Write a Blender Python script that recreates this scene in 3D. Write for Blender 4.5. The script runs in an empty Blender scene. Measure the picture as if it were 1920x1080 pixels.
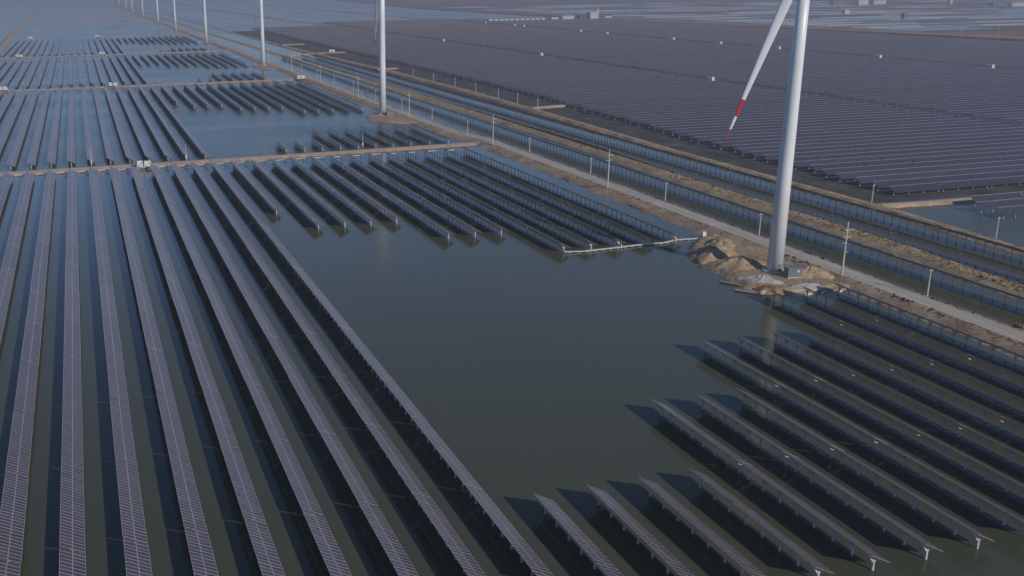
import bpy, math, random
from mathutils import Matrix, Vector
random.seed(7)
scene = bpy.context.scene
COL = scene.collection

# ---------------------------------------------------------------- camera
W, HH = 1920.0, 1080.0
PX, PY = 690.0, 490.0                      # principal point (the picture is an off-centre crop)
V1, VV = (135.0, -25.0), (755.0, 6960.0)   # vanishing points of the panel rows and of the verticals
CAM_H = 89.0
FL = math.sqrt(-((V1[0]-PX)*(VV[0]-PX) + (V1[1]-PY)*(VV[1]-PY)))
def _ray(x, y): return Vector(((x-PX)/FL, (y-PY)/FL, 1.0))
_Y = _ray(*V1).normalized(); _Z = -_ray(*VV).normalized(); _X = _Y.cross(_Z)
def ground(x, y, z=0.0):
    """point on the level z seen at photo pixel (x, y)"""
    r = _ray(x, y); d = Vector((_X.dot(r), _Y.dot(r), _Z.dot(r))); t = (z-CAM_H)/d.z
    return (d.x*t, d.y*t)
cd = bpy.data.cameras.new("camera"); cam = bpy.data.objects.new("camera", cd); COL.objects.link(cam)
cd.sensor_width = 36.0; cd.lens = FL/W*36.0
cd.shift_x = (W/2-PX)/W; cd.shift_y = (PY-HH/2)/W
cd.clip_start = 1.0; cd.clip_end = 60000.0
cam.matrix_world = Matrix(((_X.x, -_X.y, -_X.z, 0), (_Y.x, -_Y.y, -_Y.z, 0), (_Z.x, -_Z.y, -_Z.z, CAM_H), (0, 0, 0, 1)))
scene.camera = cam

# ---------------------------------------------------------------- light
SUN_EL, SUN_AZ = math.radians(27), math.atan2(0.38, -0.925)   # azimuth from +Y towards +X
world = bpy.data.worlds.new("World"); scene.world = world; world.use_nodes = True
nt = world.node_tree; bg = nt.nodes["Background"]
sky = nt.nodes.new("ShaderNodeTexSky"); sky.sky_type = 'NISHITA'; sky.sun_disc = False
sky.sun_elevation = SUN_EL; sky.sun_rotation = SUN_AZ; sky.altitude = 4500.0; sky.dust_density = 0.2; sky.air_density = 1.0; sky.ozone_density = 3.0
nt.links.new(sky.outputs[0], bg.inputs[0]); bg.inputs[1].default_value = 0.13
sl = bpy.data.lights.new("sun", 'SUN'); so = bpy.data.objects.new("sun", sl); COL.objects.link(so)
sl.energy = 3.3; sl.angle = math.radians(0.55); sl.color = (1.0, 0.93, 0.83)
sd = Vector((math.sin(SUN_AZ)*math.cos(SUN_EL), math.cos(SUN_AZ)*math.cos(SUN_EL), math.sin(SUN_EL)))
so.rotation_euler = sd.to_track_quat('Z', 'Y').to_euler()
vs = scene.view_settings
vs.view_transform = 'Standard'; vs.look = 'None'; vs.gamma = 1.0; vs.use_curve_mapping = False; vs.exposure = -0.17
cy = scene.cycles
cy.use_denoising = True; cy.max_bounces = 6; cy.diffuse_bounces = 2; cy.glossy_bounces = 3; cy.volume_bounces = 1
cy.sample_clamp_indirect = 4.0

# ---------------------------------------------------------------- materials
def material(name, color=(.5, .5, .5), rough=.6, metal=0.0, spec=.5):
    m = bpy.data.materials.new(name); m.use_nodes = True
    b = m.node_tree.nodes["Principled BSDF"]
    b.inputs["Base Color"].default_value = (*color, 1); b.inputs["Roughness"].default_value = rough
    b.inputs["Metallic"].default_value = metal; b.inputs["Specular IOR Level"].default_value = spec
    return m
def nodes(m): return m.node_tree.nodes, m.node_tree.links, m.node_tree.nodes["Principled BSDF"]
def noise(m, scale, detail=4, rough=.6, vec=None, stretch=None):
    n, l, b = nodes(m)
    t = n.new("ShaderNodeTexNoise"); t.inputs["Scale"].default_value = scale
    t.inputs["Detail"].default_value = detail; t.inputs["Roughness"].default_value = rough
    g = n.new("ShaderNodeNewGeometry") if vec is None else None
    src = g.outputs["Position"] if vec is None else vec
    if stretch:
        mp = n.new("ShaderNodeMapping"); mp.inputs["Scale"].default_value = stretch
        l.new(src, mp.inputs[0]); src = mp.outputs[0]
    l.new(src, t.inputs["Vector"])
    return t.outputs["Fac"]
def ramp(m, fac, stops):
    n, l, b = nodes(m); r = n.new("ShaderNodeValToRGB")
    e = r.color_ramp.elements
    while len(e) < len(stops): e.new(.5)
    for q, (p, c) in zip(e, stops): q.position = p; q.color = (*c, 1)
    l.new(fac, r.inputs[0]); return r.outputs[0]
def mixc(m, fac, a, b_):
    n, l, b = nodes(m); x = n.new("ShaderNodeMix"); x.data_type = 'RGBA'
    for s, v in ((x.inputs[0], fac), (x.inputs[6], a), (x.inputs[7], b_)):
        if hasattr(v, "is_linked"): l.new(v, s)
        elif isinstance(v, tuple): s.default_value = (*v, 1)
        else: s.default_value = v
    return x.outputs[2]
def bump(m, fac, strength, dist):
    n, l, b = nodes(m); x = n.new("ShaderNodeBump"); x.inputs["Strength"].default_value = strength
    x.inputs["Distance"].default_value = dist; l.new(fac, x.inputs["Height"]); l.new(x.outputs[0], b.inputs["Normal"])
def math_(m, op, a, b_=None, clamp=False):
    n, l, b = nodes(m); x = n.new("ShaderNodeMath"); x.operation = op; x.use_clamp = clamp
    for s, v in zip(x.inputs, (a, b_)):
        if v is None: continue
        if hasattr(v, "is_linked"): l.new(v, s)
        else: s.default_value = v
    return x.outputs[0]
def basecol(m, out): n, l, b = nodes(m); l.new(out, b.inputs["Base Color"])

def soil(name, stops, s1=.12, s2=1.4, bmp=.5):
    m = material(name, rough=.95, spec=.15)
    f = math_(m, 'MULTIPLY_ADD', noise(m, s2, 6, .7), .55)
    n, l, b = nodes(m)
    x = f.node; l.new(math_(m, 'MULTIPLY', noise(m, s1, 3), .45), x.inputs[2])
    basecol(m, ramp(m, f, stops)); bump(m, noise(m, s2*2, 6, .7), bmp, .3)
    return m
M = {}
# water: turbid olive body under a glossy skin
m = M['water'] = material('water', rough=.07, spec=.40); n, l, b = nodes(m); b.inputs["IOR"].default_value = 1.333
basecol(m, ramp(m, noise(m, .006, 3, .5, stretch=(1, .5, 1)), [(.3, (.068, .078, .050)), (.7, (.090, .089, .049))]))
rr = math_(m, 'MULTIPLY_ADD', noise(m, .012, 4, .6, stretch=(.6, 1.6, 1)), .26); rr.node.inputs[2].default_value = .10
l.new(rr, b.inputs["Roughness"])
bump(m, noise(m, .9, 3, .6), .32, .12)
m = M['nearpond'] = material('sheltered_pond_water', rough=.07, spec=.45); n, l, b = nodes(m); b.inputs["IOR"].default_value = 1.333
basecol(m, ramp(m, noise(m, .006, 3, .5, stretch=(1, .5, 1)), [(.3, (.068, .078, .050)), (.7, (.090, .089, .049))]))
rr = math_(m, 'MULTIPLY_ADD', noise(m, .012, 4, .6, stretch=(.6, 1.6, 1)), .16); rr.node.inputs[2].default_value = .05
l.new(rr, b.inputs["Roughness"]); bump(m, noise(m, .9, 3, .6), .2, .12)
m = M['canal'] = material('canal_water', (.085, .083, .042), .19, 0, .4); nodes(m)[2].inputs['IOR'].default_value = 1.333
bump(m, noise(m, 1.1, 3, .6), .1, .1)
M['pond'] = material('pond_water', (.06, .07, .07), .16); nodes(M['pond'])[2].inputs["IOR"].default_value = 1.333
m = M['wetmud'] = material('wet_mud', rough=.65, spec=.25); basecol(m, ramp(m, noise(m, .08, 5, .65), [(.35, (.05, .043, .035)), (.58, (.105, .088, .068)), (.72, (.17, .14, .105))]))
M['embank'] = soil('embankment_soil', [(.32, (.15, .09, .065)), (.48, (.33, .235, .165)), (.64, (.50, .40, .29))], .09, .8)
M['dyke'] = soil('dyke_soil', [(.3, (.22, .125, .09)), (.5, (.38, .26, .19)), (.7, (.50, .39, .30))], .15, .7)
M['dyketop'] = soil('dyke_top_soil', [(.3, (.36, .30, .24)), (.7, (.52, .45, .37))], .2, .9, .2)
M['bank'] = soil('bank_soil', [(.30, (.16, .115, .075)), (.46, (.38, .27, .165)), (.62, (.55, .41, .26))], .12, .6)
M['road'] = material('road_gravel', rough=.95, spec=.1)
basecol(M['road'], ramp(M['road'], noise(M['road'], .35, 6, .7, stretch=(2.2, .12, 1)), [(.3, (.34, .29, .235)), (.7, (.56, .51, .44))]))
bump(M['road'], noise(M['road'], 3, 5, .7), .4, .08)
M['sand'] = soil('loose_sand', [(.34, (.10, .075, .055)), (.45, (.33, .24, .15)), (.64, (.52, .39, .25))], .45, .8, 1.0)
M['white_gravel'] = soil('pale_gravel', [(.3, (.22, .20, .19)), (.5, (.50, .46, .43)), (.7, (.66, .62, .58))], .5, 2.2, .9)
M['red_soil'] = soil('red_soil', [(.3, (.13, .055, .035)), (.6, (.27, .115, .07)), (.75, (.34, .19, .12))], .3, 1.1)
M['flat'] = soil('mud_flat', [(.32, (.13, .105, .095)), (.5, (.20, .165, .145)), (.68, (.29, .25, .22))], .004, .02, .1)
M['salt'] = soil('salt_crust', [(.3, (.42, .39, .36)), (.7, (.66, .63, .60))], .02, .1, .1)
M['scrub'] = soil('red_scrub', [(.3, (.06, .04, .028)), (.5, (.15, .085, .055)), (.7, (.26, .18, .12))], .03, .25, .5)
M['grass'] = soil('dry_grass', [(.3, (.14, .105, .05)), (.7, (.36, .28, .15))], .3, 2, .1)
M['bush'] = soil('dark_scrub', [(.3, (.03, .035, .018)), (.7, (.10, .085, .045))], .3, 2, .1)
# solar glass: cells under glass with pale aluminium frames, laid out in the table's own metres
TILT = math.radians(27); TW = 4.3; PITCH = 1.02
def panel_mat(name, cell=(.068, .057, .064), line=(.54, .43, .41), lw=.07, rough=.3, edge=True):
    m = material(name, cell, rough, 0, .5); n, l, b = nodes(m)
    tc = n.new("ShaderNodeTexCoord"); sp = n.new("ShaderNodeSeparateXYZ"); l.new(tc.outputs["Object"], sp.inputs[0])
    v = math_(m, 'ABSOLUTE', math_(m, 'SUBTRACT', math_(m, 'FRACT', math_(m, 'DIVIDE', sp.outputs[1], PITCH)), .5))
    a = math_(m, 'GREATER_THAN', v, .5-lw)
    u = math_(m, 'ABSOLUTE', sp.outputs[0])
    c = math_(m, 'LESS_THAN', u, .05)
    e = math_(m, 'GREATER_THAN', u, TW/2*math.cos(TILT)-.07)
    k = math_(m, 'MAXIMUM', math_(m, 'MAXIMUM', a, c), e) if edge else a
    oi = n.new("ShaderNodeObjectInfo")
    cellc = mixc(m, oi.outputs["Random"], cell, tuple(q*1.5 for q in cell))
    basecol(m, mixc(m, k, cellc, line))
    return m
M['panel'] = panel_mat('solar_glass_table'); M['panel2'] = panel_mat('solar_glass_fixed', (.030, .033, .050), (.27, .25, .27), .055, .22, False)
m = M['glass'] = material('solar_glass', (.022, .026, .050), .28)
n, l, b = nodes(m); oi = n.new("ShaderNodeObjectInfo"); basecol(m, mixc(m, oi.outputs["Random"], (.062, .053, .060), (.090, .077, .086)))
M['frame'] = material('aluminium_frame', (.52, .43, .42), .4, .0)
M['tray'] = material('cable_tray_steel', (.36, .34, .34), .5)
M['back'] = material('panel_backsheet', (.10, .11, .13), .5)
M['steel'] = material('galvanised_steel', (.34, .35, .37), .45, .3)
m = M['post'] = material('pile_concrete', (.50, .49, .48), .8)
basecol(m, ramp(m, noise(m, 2, 4), [(.3, (.46, .45, .44)), (.7, (.68, .66, .64))]))
m = M['tower'] = material('tower_paint', (.74, .75, .76), .35)
basecol(m, ramp(m, noise(m, .35, 5, .6, stretch=(1, 1, .08)), [(.3, (.66, .67, .68)), (.7, (.76, .77, .78))]))
M['red'] = material('red_paint', (.50, .03, .035), .4)
M['white'] = material('white_paint', (.68, .68, .66), .5)
M['offwhite'] = material('cabin_wall', (.56, .56, .54), .6)
M['grey_metal'] = material('grey_cabinet', (.16, .19, .20), .5)
M['dark'] = material('dark_opening', (.03, .032, .035), .6)
M['window'] = material('window_glass', (.03, .04, .05), .1)
M['wood'] = soil('weathered_timber', [(.3, (.20, .17, .14)), (.7, (.40, .36, .31))], .5, 3, .3)
M['blue'] = material('blue_paint', (.05, .09, .22), .5)
M['pole'] = material('pole_concrete', (.48, .45, .40), .8)
M['rust'] = material('rusty_brown', (.20, .10, .06), .9)

# ---------------------------------------------------------------- mesh helpers
class MB:
    def __init__(s): s.v = []; s.f = []; s.m = []
    def add(s, vs_, fs, mi=0):
        o = len(s.v); s.v += [tuple(p) for p in vs_]
        for q in fs: s.f.append(tuple(i+o for i in q)); s.m.append(mi)
    def box(s, c, d, mi=0, ax=None):
        """box of full size d at c, optionally along axes ax"""
        c = Vector(c); X, Y, Z = ax or (Vector((1, 0, 0)), Vector((0, 1, 0)), Vector((0, 0, 1)))
        p = [c + X*(a*d[0]/2) + Y*(b*d[1]/2) + Z*(e*d[2]/2) for a in (-1, 1) for b in (-1, 1) for e in (-1, 1)]
        s.add(p, [(0, 1, 3, 2), (4, 6, 7, 5), (0, 4, 5, 1), (2, 3, 7, 6), (0, 2, 6, 4), (1, 5, 7, 3)], mi)
    def bar(s, a, b, w, h=None, mi=0):
        a, b = Vector(a), Vector(b); z = (b-a); L = z.length; z.normalize()
        x = z.cross(Vector((0, 0, 1)));
        x = Vector((1, 0, 0)) if x.length < 1e-3 else x.normalized()
        s.box((a+b)/2, (w, h or w, L), mi, (x, z.cross(x), z))
    def tube(s, pts, rad, n=8, mi=0, cap=True):
        """tapered tube through points with radii"""
        rings = []
        for i, (p, r) in enumerate(zip(pts, rad)):
            p = Vector(p); q = Vector(pts[min(i+1, len(pts)-1)]) - Vector(pts[max(i-1, 0)]); q.normalize()
            x = q.cross(Vector((0, 1, 0)))
            x = Vector((1, 0, 0)) if x.length < 1e-3 else x.normalized()
            y = q.cross(x)
            rings.append([p + x*(r*math.cos(2*math.pi*k/n)) + y*(r*math.sin(2*math.pi*k/n)) for k in range(n)])
        o = [p for r in rings for p in r]; f = []
        for i in range(len(rings)-1):
            for k in range(n):
                a, b = i*n+k, i*n+(k+1) % n
                f.append((a, b, b+n, a+n))
        if cap: f.append(tuple(range(n-1, -1, -1))); f.append(tuple(len(o)-n+k for k in range(n)))
        s.add(o, f, mi)
    def mesh(s, name, mats, smooth=False):
        me = bpy.data.meshes.new(name); me.from_pydata(s.v, [], s.f)
        for q in mats: me.materials.append(M[q] if isinstance(q, str) else q)
        me.polygons.foreach_set("material_index", s.m)
        me.polygons.foreach_set("use_smooth", [smooth]*len(s.f)); me.update()
        return me
def link(name, data, parent=None, loc=(0, 0, 0), rot=None, scale=None):
    o = bpy.data.objects.new(name, data); COL.objects.link(o); o.location = loc
    if rot: o.rotation_euler = rot
    if scale: o.scale = scale
    if parent: o.parent = parent
    return o
def tag(o, label, cat, group=None):
    o['label'] = label; o['category'] = cat
    if group: o['group'] = group
    return o
def structure(o, label=None):
    o['kind'] = 'structure'
    if label: o['label'] = label
    return o
def smoothed(me):
    me.polygons.foreach_set("use_smooth", [True]*len(me.polygons)); return me
ONES = "zeroth first second third fourth fifth sixth seventh eighth ninth tenth eleventh twelfth thirteenth fourteenth fifteenth sixteenth seventeenth eighteenth nineteenth".split()
TENS = {2: "twent", 3: "thirt", 4: "fort", 5: "fift", 6: "sixt", 7: "sevent", 8: "eight", 9: "ninet"}
def ordw(k):
    if k < 20: return ONES[k]
    t = TENS[k//10]
    return t+"ieth" if k % 10 == 0 else t+"y-"+ONES[k % 10]

# ---------------------------------------------------------------- the setting
b_ = MB(); S = 16000
b_.add([(-S, -2000, 0), (S, -2000, 0), (S, S, 0), (-S, S, 0)], [(0, 1, 2, 3)])
structure(link('water', b_.mesh('water', ['water'])), 'still olive green water flooding the ponds')
b_ = MB(); b_.add([(-600, 10, .006), (220, 10, .006), (220, 512, .006), (-600, 506, .006)], [(0, 1, 2, 3)])
structure(link('pond_water', b_.mesh('pond_water', ['nearpond'])), 'calm olive water of the nearest pond')
b_ = MB(); b_.add([(227, 15, .006), (300, 15, .006), (300, 1900, .006), (215, 1900, .006)], [(0, 1, 2, 3)])
structure(link('canal_water', b_.mesh('canal_water', ['canal'])), 'smooth dark water in the canals between road and banks')
b_ = MB(); b_.add([(298, 320, .008), (420, 320, .008), (420, 560, .008), (362, 720, .008), (362, 2000, .008), (285, 2000, .008)], [(0, 1, 2, 3, 4, 5)])
structure(link('mud_shore', b_.mesh('mud_shore', ['wetmud'])), 'dark wet mud between the farther bank and the dense field')

def interp(pts, t):
    if t <= pts[0][0]: return pts[0][1]
    for (a, va), (b, vb) in zip(pts, pts[1:]):
        if t <= b: return va + (vb-va)*(t-a)/(b-a)
    return pts[-1][1]
def ribbon(name, path, prof, mats, step=5.0, jit=.0, seed=1, far_step=None):
    """sweep a cross profile [(offset, z, jitter, mat)] along a ground path"""
    rnd = random.Random(seed); P = [Vector((*p, 0)) for p in path]; pts = []
    for a, b in zip(P, P[1:]):
        L = (b-a).length; st = step
        if far_step and min(a.y, b.y) > 700: st = far_step
        k = max(1, int(L/st))
        pts += [a + (b-a)*(i/k) for i in range(k)]
    pts.append(P[-1]); mb = MB(); n = len(prof); vs_ = []; fs = []; mi = []
    ph = [rnd.uniform(0, 6.28) for _ in range(8)]
    for i, p in enumerate(pts):
        t = (pts[min(i+1, len(pts)-1)] - pts[max(i-1, 0)]).normalized(); nx = Vector((t.y, -t.x, 0)); s_ = i*step
        for j, (o, z, jt, mm) in enumerate(prof):
            w = jt*jit*(.6*math.sin(s_*.09+ph[j % 8])+.5*math.sin(s_*.31+ph[(j+3) % 8])+rnd.uniform(-.6, .6))
            q = p + nx*(o+w*(1 if o > 0 else -1)); vs_.append((q.x, q.y, z + jt*jit*.12*rnd.uniform(-1, 1)*(1 if z > 0 else 0)))
        if i:
            for j in range(n-1): fs.append(((i-1)*n+j, (i-1)*n+j+1, i*n+j+1, i*n+j)); mi.append(prof[j][3])
    me = bpy.data.meshes.new(name); me.from_pydata(vs_, [], fs)
    for q in mats: me.materials.append(M[q])
    me.polygons.foreach_set("material_index", mi); smoothed(me); me.update()
    return structure(link(name, me))
def dyke(path, w, h, mats=('dyke', 'dyketop'), step=6, jit=.5, seed=1, slope=1.6, name='dyke'):
    hw = w/2
    return ribbon(name, path, [(-hw-slope*h-.3, -.25, 1, 0), (-hw-.8*h*min(1, slope/2), h*.55, .6, 0), (-hw, h, .4, 1), (-hw*.3, h+.05, .1, 1), (hw*.3, h+.05, .1, 1),
                               (hw, h, .4, 0), (hw+.8*h*min(1, slope/2), h*.55, .6, 0), (hw+slope*h+.3, -.25, 1, 0)], mats, step, jit, seed, far_step=step*3)
# causeway with the gravel road
ROADX = 223.0
ribbon('embankment', [(ROADX, 20), (ROADX, 530), (ROADX-6, 560), (ROADX-8, 1000), (ROADX-12, 1800), (ROADX-20, 6500)],
       [(-11.5, -.3, 1.2, 0), (-9.5, .5, 1.2, 0), (-7.2, 1.1, .8, 0), (-4.6, 1.5, .3, 0), (-3.4, 1.5, 0, 0), (3.4, 1.5, 0, 0), (4.4, 1.5, .3, 0), (5.8, .9, .7, 0), (7.6, -.3, 1, 0)],
       ['embank'], 3.0, .9, 3, far_step=12)
ribbon('road', [(ROADX, 20), (ROADX, 530), (ROADX-6, 560), (ROADX-8, 1000), (ROADX-12, 1800), (ROADX-20, 6500)],
       [(-3.3, 1.515, 0, 0), (-1.2, 1.53, 0, 0), (1.2, 1.53, 0, 0), (3.3, 1.515, 0, 0)], ['road'], 4.0, 0, 4, far_step=20)
B2 = [(20, 260), (209, 260), (234, 261), (273, 264), (320, 263), (386, 264), (498, 268), (646, 266), (834, 262), (998, 257), (1325, 254), (1778, 247), (3000, 240), (6500, 235)]
B3 = [(20, 297), (247, 299.5), (305, 304), (363, 304), (456, 304), (576, 309), (751, 315), (1000, 313), (1169, 305), (1456, 297), (1928, 290), (3000, 285), (6500, 280)]
dyke([(x, y) for y, x in B2], 7.4, 1.05, ('bank', 'bank'), 3.0, .8, 5, 2.6, 'earth_bank')
dyke([(x, y) for y, x in B3], 3.6, 1.1, ('bank', 'bank'), 3.0, .6, 6, 2.4, 'earth_bank')
# cross dykes between the ponds and the dyke on the far left
def d1(x): return 508 + .018*(x+40)+ .00008*(x+40)**2
for k, (path, w, h) in enumerate([
        ([(x, d1(x)) for x in range(-120, 221, 20)], 4.6, 1.1),
        ([(-110, 929), (0, 934), (100, 937), (212, 942)], 5.0, 1.1),
        ([(-118, 1372), (0, 1383), (100, 1392), (208, 1402)], 5.5, 1.1),
        ([(-124, 1856), (0, 1868), (100, 1888), (206, 1905)], 5.0, 1.0)]):
    dyke(path, w, h, ('dyke', 'dyketop'), 6, .35, 20+k)
dyke([(-104, 700), (-106, 1489), (-120, 1967), (-128, 2493), (-134, 3000), (-150, 4500), (-165, 6500)], 8, 1.4, ('dyke', 'dyketop'), 12, 1.0, 31)
for k, (y, x0, x1) in enumerate([(2430, -2500, -130), (2700, -130, 190), (3080, -2500, 192), (3900, -2500, 190), (5200, -2500, 190)]):
    dyke([(x0, y-.02*x0), ((x0+x1)/2, y), (x1, y+.02*x1)], 9, 1.2, ('dyke', 'dyketop'), 30, 1.0, 40+k)
# spurs and crossing near the canals
for k, path in enumerate([[(258, 1262), (302, 1294), (345, 1300)], [(314, 655), (338, 660), (350, 663)], [(305, 1020), (330, 1026)],
                          [(300, 1500), (335, 1510)]]):
    dyke(path, 4, 1.2, ('bank', 'dyketop'), 6, .5, 60+k)
dyke([(306, 314), (330, 312.6), (360, 312.5), (700, 313)], 3.4, 1.1, ('bank', 'dyketop'), 5, .6, 70)
# dykes north of the dense field and the levee behind it
for k, path in enumerate([[(545, 2090), (520, 2900), (500, 4000), (500, 6500)], [(868, 2330), (850, 3673), (800, 6500)], [(300, 2500), (860, 2640)], [(300, 3300), (1200, 3600)]]):
    dyke(path, 10, 1.4, ('dyke', 'dyketop'), 30, 1.5, 80+k)
LEV = [(1430, 300), (1350, 1100), (1310, 1500), (1290, 1800), (1270, 2300), (1240, 2600), (1230, 3400), (1470, 5600), (1700, 8000)]
ribbon('levee', LEV, [(-46, -.3, 4, 0), (-38, 1.2, 3, 0), (-20, 2.2, 2, 1), (-8, 3.2, 1, 1), (8, 3.2, 1, 0), (30, 1.6, 3, 0), (60, .4, 4, 0)], ['scrub', 'dyke'], 30, 1.0, 90)
# mud flats with ponds and salt-white dykes far to the east
mb = MB(); rnd = random.Random(12)
vs_ = [(interp([(p[1], p[0]) for p in LEV], y)+40, y, .35) for y in range(300, 8001, 350)]
mb.add(vs_ + [(15000, v[1], .35) for v in vs_], [(i, i+len(vs_), i+len(vs_)+1, i+1) for i in range(len(vs_)-1)])
structure(link('mud_flat', mb.mesh('mud_flat', ['flat'])), 'brown mud flat beyond the levee')
y = 900.0
while y < 3600:
    dy = rnd.uniform(26, 60); x = interp([(p[1], p[0]) for p in LEV], y)+75+rnd.uniform(0, 30)
    dens = 1.0 if y < 2300 else .75
    while x < 1.25*y+700:
        dx = rnd.uniform(150, 420); far = x-1300 > 1300
        if rnd.random() < (.62 if not far else .25)*dens:
            sk = rnd.uniform(-4, 4); q = MB()
            q.add([(x, y, .42), (x+dx-8, y+sk, .42), (x+dx-8, y+dy-6+sk, .42), (x, y+dy-6, .42)], [(0, 1, 2, 3)])
            structure(link('pond', q.mesh('pond', ['pond'])))
            if rnd.random() < .6:
                q = MB(); a, c = x+rnd.uniform(0, dx*.3), x+dx*rnd.uniform(.6, 1)
                q.add([(a, y+dy-6.5, .45), (c, y+dy-6.5+sk, .45), (c, y+dy-3+sk, 1.3), (a, y+dy-3, 1.3), (c, y+dy+1+sk, .4), (a, y+dy+1, .4)], [(0, 1, 2, 3), (3, 2, 4, 5)])
                structure(link('salt_dyke', q.mesh('salt_dyke', ['salt'])))
        x += dx
    y += dy
# turbine islets beside the causeway
def islet(name, outline, top, mats, seed, hfun=None, res=1.0):
    xs = [p[0] for p in outline]; ys = [p[1] for p in outline]; rnd = random.Random(seed)
    def dist(x, y):       # signed distance to the outline, positive inside
        ins = False; best = 1e9
        for (x1, y1), (x2, y2) in zip(outline, outline[1:]+outline[:1]):
            if (y1 > y) != (y2 > y) and x < (x2-x1)*(y-y1)/(y2-y1)+x1: ins = not ins
            dx, dy = x2-x1, y2-y1; t = max(0, min(1, ((x-x1)*dx+(y-y1)*dy)/(dx*dx+dy*dy)))
            best = min(best, math.hypot(x-x1-t*dx, y-y1-t*dy))
        return best if ins else -best
    x0, x1, y0, y1 = min(xs)-3, max(xs)+3, min(ys)-3, max(ys)+3
    nx, ny = int((x1-x0)/res)+1, int((y1-y0)/res)+1; vs_ = []; fs = []
    for j in range(ny):
        for i in range(nx):
            x, y = x0+i*res, y0+j*res; d = dist(x, y)+.7*math.sin(x*.9)*math.cos(y*.7)+rnd.uniform(-.25, .25)
            z = top*min(1, max(-.4, d/2.6)) + (rnd.uniform(-.06, .06) if d > 0 else 0)
            vs_.append((x, y, z))
    for j in range(ny-1):
        for i in range(nx-1):
            q = (j*nx+i, j*nx+i+1, (j+1)*nx+i+1, (j+1)*nx+i)
            if max(vs_[k][2] for k in q) > -.3: fs.append(q)
    me = bpy.data.meshes.new(name); me.from_pydata(vs_, [], fs); me.materials.append(M[mats]); smoothed(me); me.update()
    return structure(link(name, me))
islet('islet', [(188.5, 272), (187.2, 253.4), (185.4, 238), (188.4, 230.4), (194, 228.4), (208, 227.4), (217, 226), (217, 300), (206, 292), (197, 284)], 1.25, 'sand', 5, res=.8)
TURB = [(203.7, 247.2), (200.5, 655), (200.5, 1115), (201, 1628), (199.5, 2118), (196, 2520), (193, 3030), (191, 3540), (196, 4040), (197, 4700), (197, 5450)]
for k, (tx, ty) in enumerate(TURB[1:]):
    s_ = 1.0 + .05*k
    w_ = 1.0 if k < 2 else .62
    islet('islet', [(tx-16*w_, ty-18), (tx-13*w_, ty+2), (tx-4*w_, ty+12), (215, ty+22), (215, ty-52), (tx+4, ty-46), (tx-8*w_, ty-38)], 1.25, 'dyke', 100+k, res=1.2 if k < 3 else 3.0)

# ---------------------------------------------------------------- dry grass and scrub along the banks
def tufts(name, spots, size, mat, label, blades=5, seed=3):
    rnd = random.Random(seed); vs_ = []; fs = []
    for x, y, z in spots:
        for _ in range(blades):
            a = rnd.uniform(0, 6.28); h = size*rnd.uniform(.5, 1.2); w = size*rnd.uniform(.25, .6); le = rnd.uniform(-.4, .4)*h
            ox, oy = rnd.uniform(-.5, .5)*size, rnd.uniform(-.5, .5)*size
            dx, dy = math.cos(a)*w, math.sin(a)*w; o = len(vs_)
            vs_ += [(x+ox-dx, y+oy-dy, z-.05), (x+ox+dx, y+oy+dy, z-.05), (x+ox+le, y+oy+le*.5, z+h)]; fs.append((o, o+1, o+2))
    me = bpy.data.meshes.new(name); me.from_pydata(vs_, [], fs); me.materials.append(M[mat]); me.update()
    o = link(name, me); o['kind'] = 'stuff'; o['label'] = label; return o
rnd = random.Random(8); g1 = []; g2 = []
def wrnd(a, b): return a + (b-a)*rnd.random()**1.8
for _ in range(4200):
    y = wrnd(150, 900); c = interp(B2, y); o = rnd.uniform(-3.6, 3.6)
    (g2 if rnd.random() < (.16 if o < -.5 else .07) and math.sin(y*.19+o)+math.sin(y*.07) > .2 else g1).append((c+o, y, 1.05-max(0, abs(o)-3.4)*.5))
for _ in range(1500):
    y = wrnd(200, 800); g1.append((interp(B3, y)+rnd.uniform(-2.3, 2.3), y, .95))
for _ in range(2600):
    y = wrnd(120, 800); s_ = rnd.choice((-1, -1, 1)); o = rnd.uniform(3.6, 8.2) if s_ < 0 else rnd.uniform(3.4, 5.4)
    z = 1.5-max(0, o-4.6)*.3 if s_ < 0 else 1.45-max(0, o-4.4)*.5
    (g2 if rnd.random() < .3 and math.sin(y*.13) > .3 else g1).append((ROADX+s_*o, y, z))
tufts('dry_grass', g1, .42, 'grass', 'tufts of dry straw-coloured grass along the earth banks')
tufts('scrub', g2, .55, 'bush', 'low dark scrub along the earth banks', 8, 4)

# ---------------------------------------------------------------- solar panel rows
CT, ST, TT = math.cos(TILT), math.sin(TILT), math.tan(TILT)
UX, UN = Vector((CT, 0, -ST)), Vector((ST, 0, CT)); UY = Vector((0, 1, 0))
TL = 28.56                                   # length of one table
HCC = 3.2                                    # the same for the canal rows
HC = 2.7                                    # height of the table's middle above the water
POSTS = [1.05 + i*(TL-2.1)/7 for i in range(8)]
def table_into(mb, y0, hc, panels=True, bars=True, L=TL):
    c = Vector((0, y0+L/2, hc))
    if panels:                                # slab of glass: top in panel material, the rest backsheet
        p = [c + UX*(a*TW/2) + UY*(b*L/2) + UN*e for e in (0, -.045) for a, b in ((-1, -1), (1, -1), (1, 1), (-1, 1))]
        mb.add(p, [(0, 1, 2, 3)], 0); mb.add(p, [(7, 6, 5, 4)], 1); mb.add(p, [(0, 4, 5, 1), (1, 5, 6, 2), (2, 6, 7, 3), (3, 7, 4, 0)], 2)
    if bars:
        for a in (-.36, -.12, .13, .37):      # purlins along the table
            mb.box(c + UX*(a*TW) - UN*.095, (.07, L-.1, .09), 2, (UX, UY, UN))
def rafters_into(mb, y0, hc, posts):
    for q in posts: mb.box(Vector((0, y0+q, hc)) - UN*.20, (TW*.86, .08, .11), 2, (UX, UY, UN))
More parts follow.
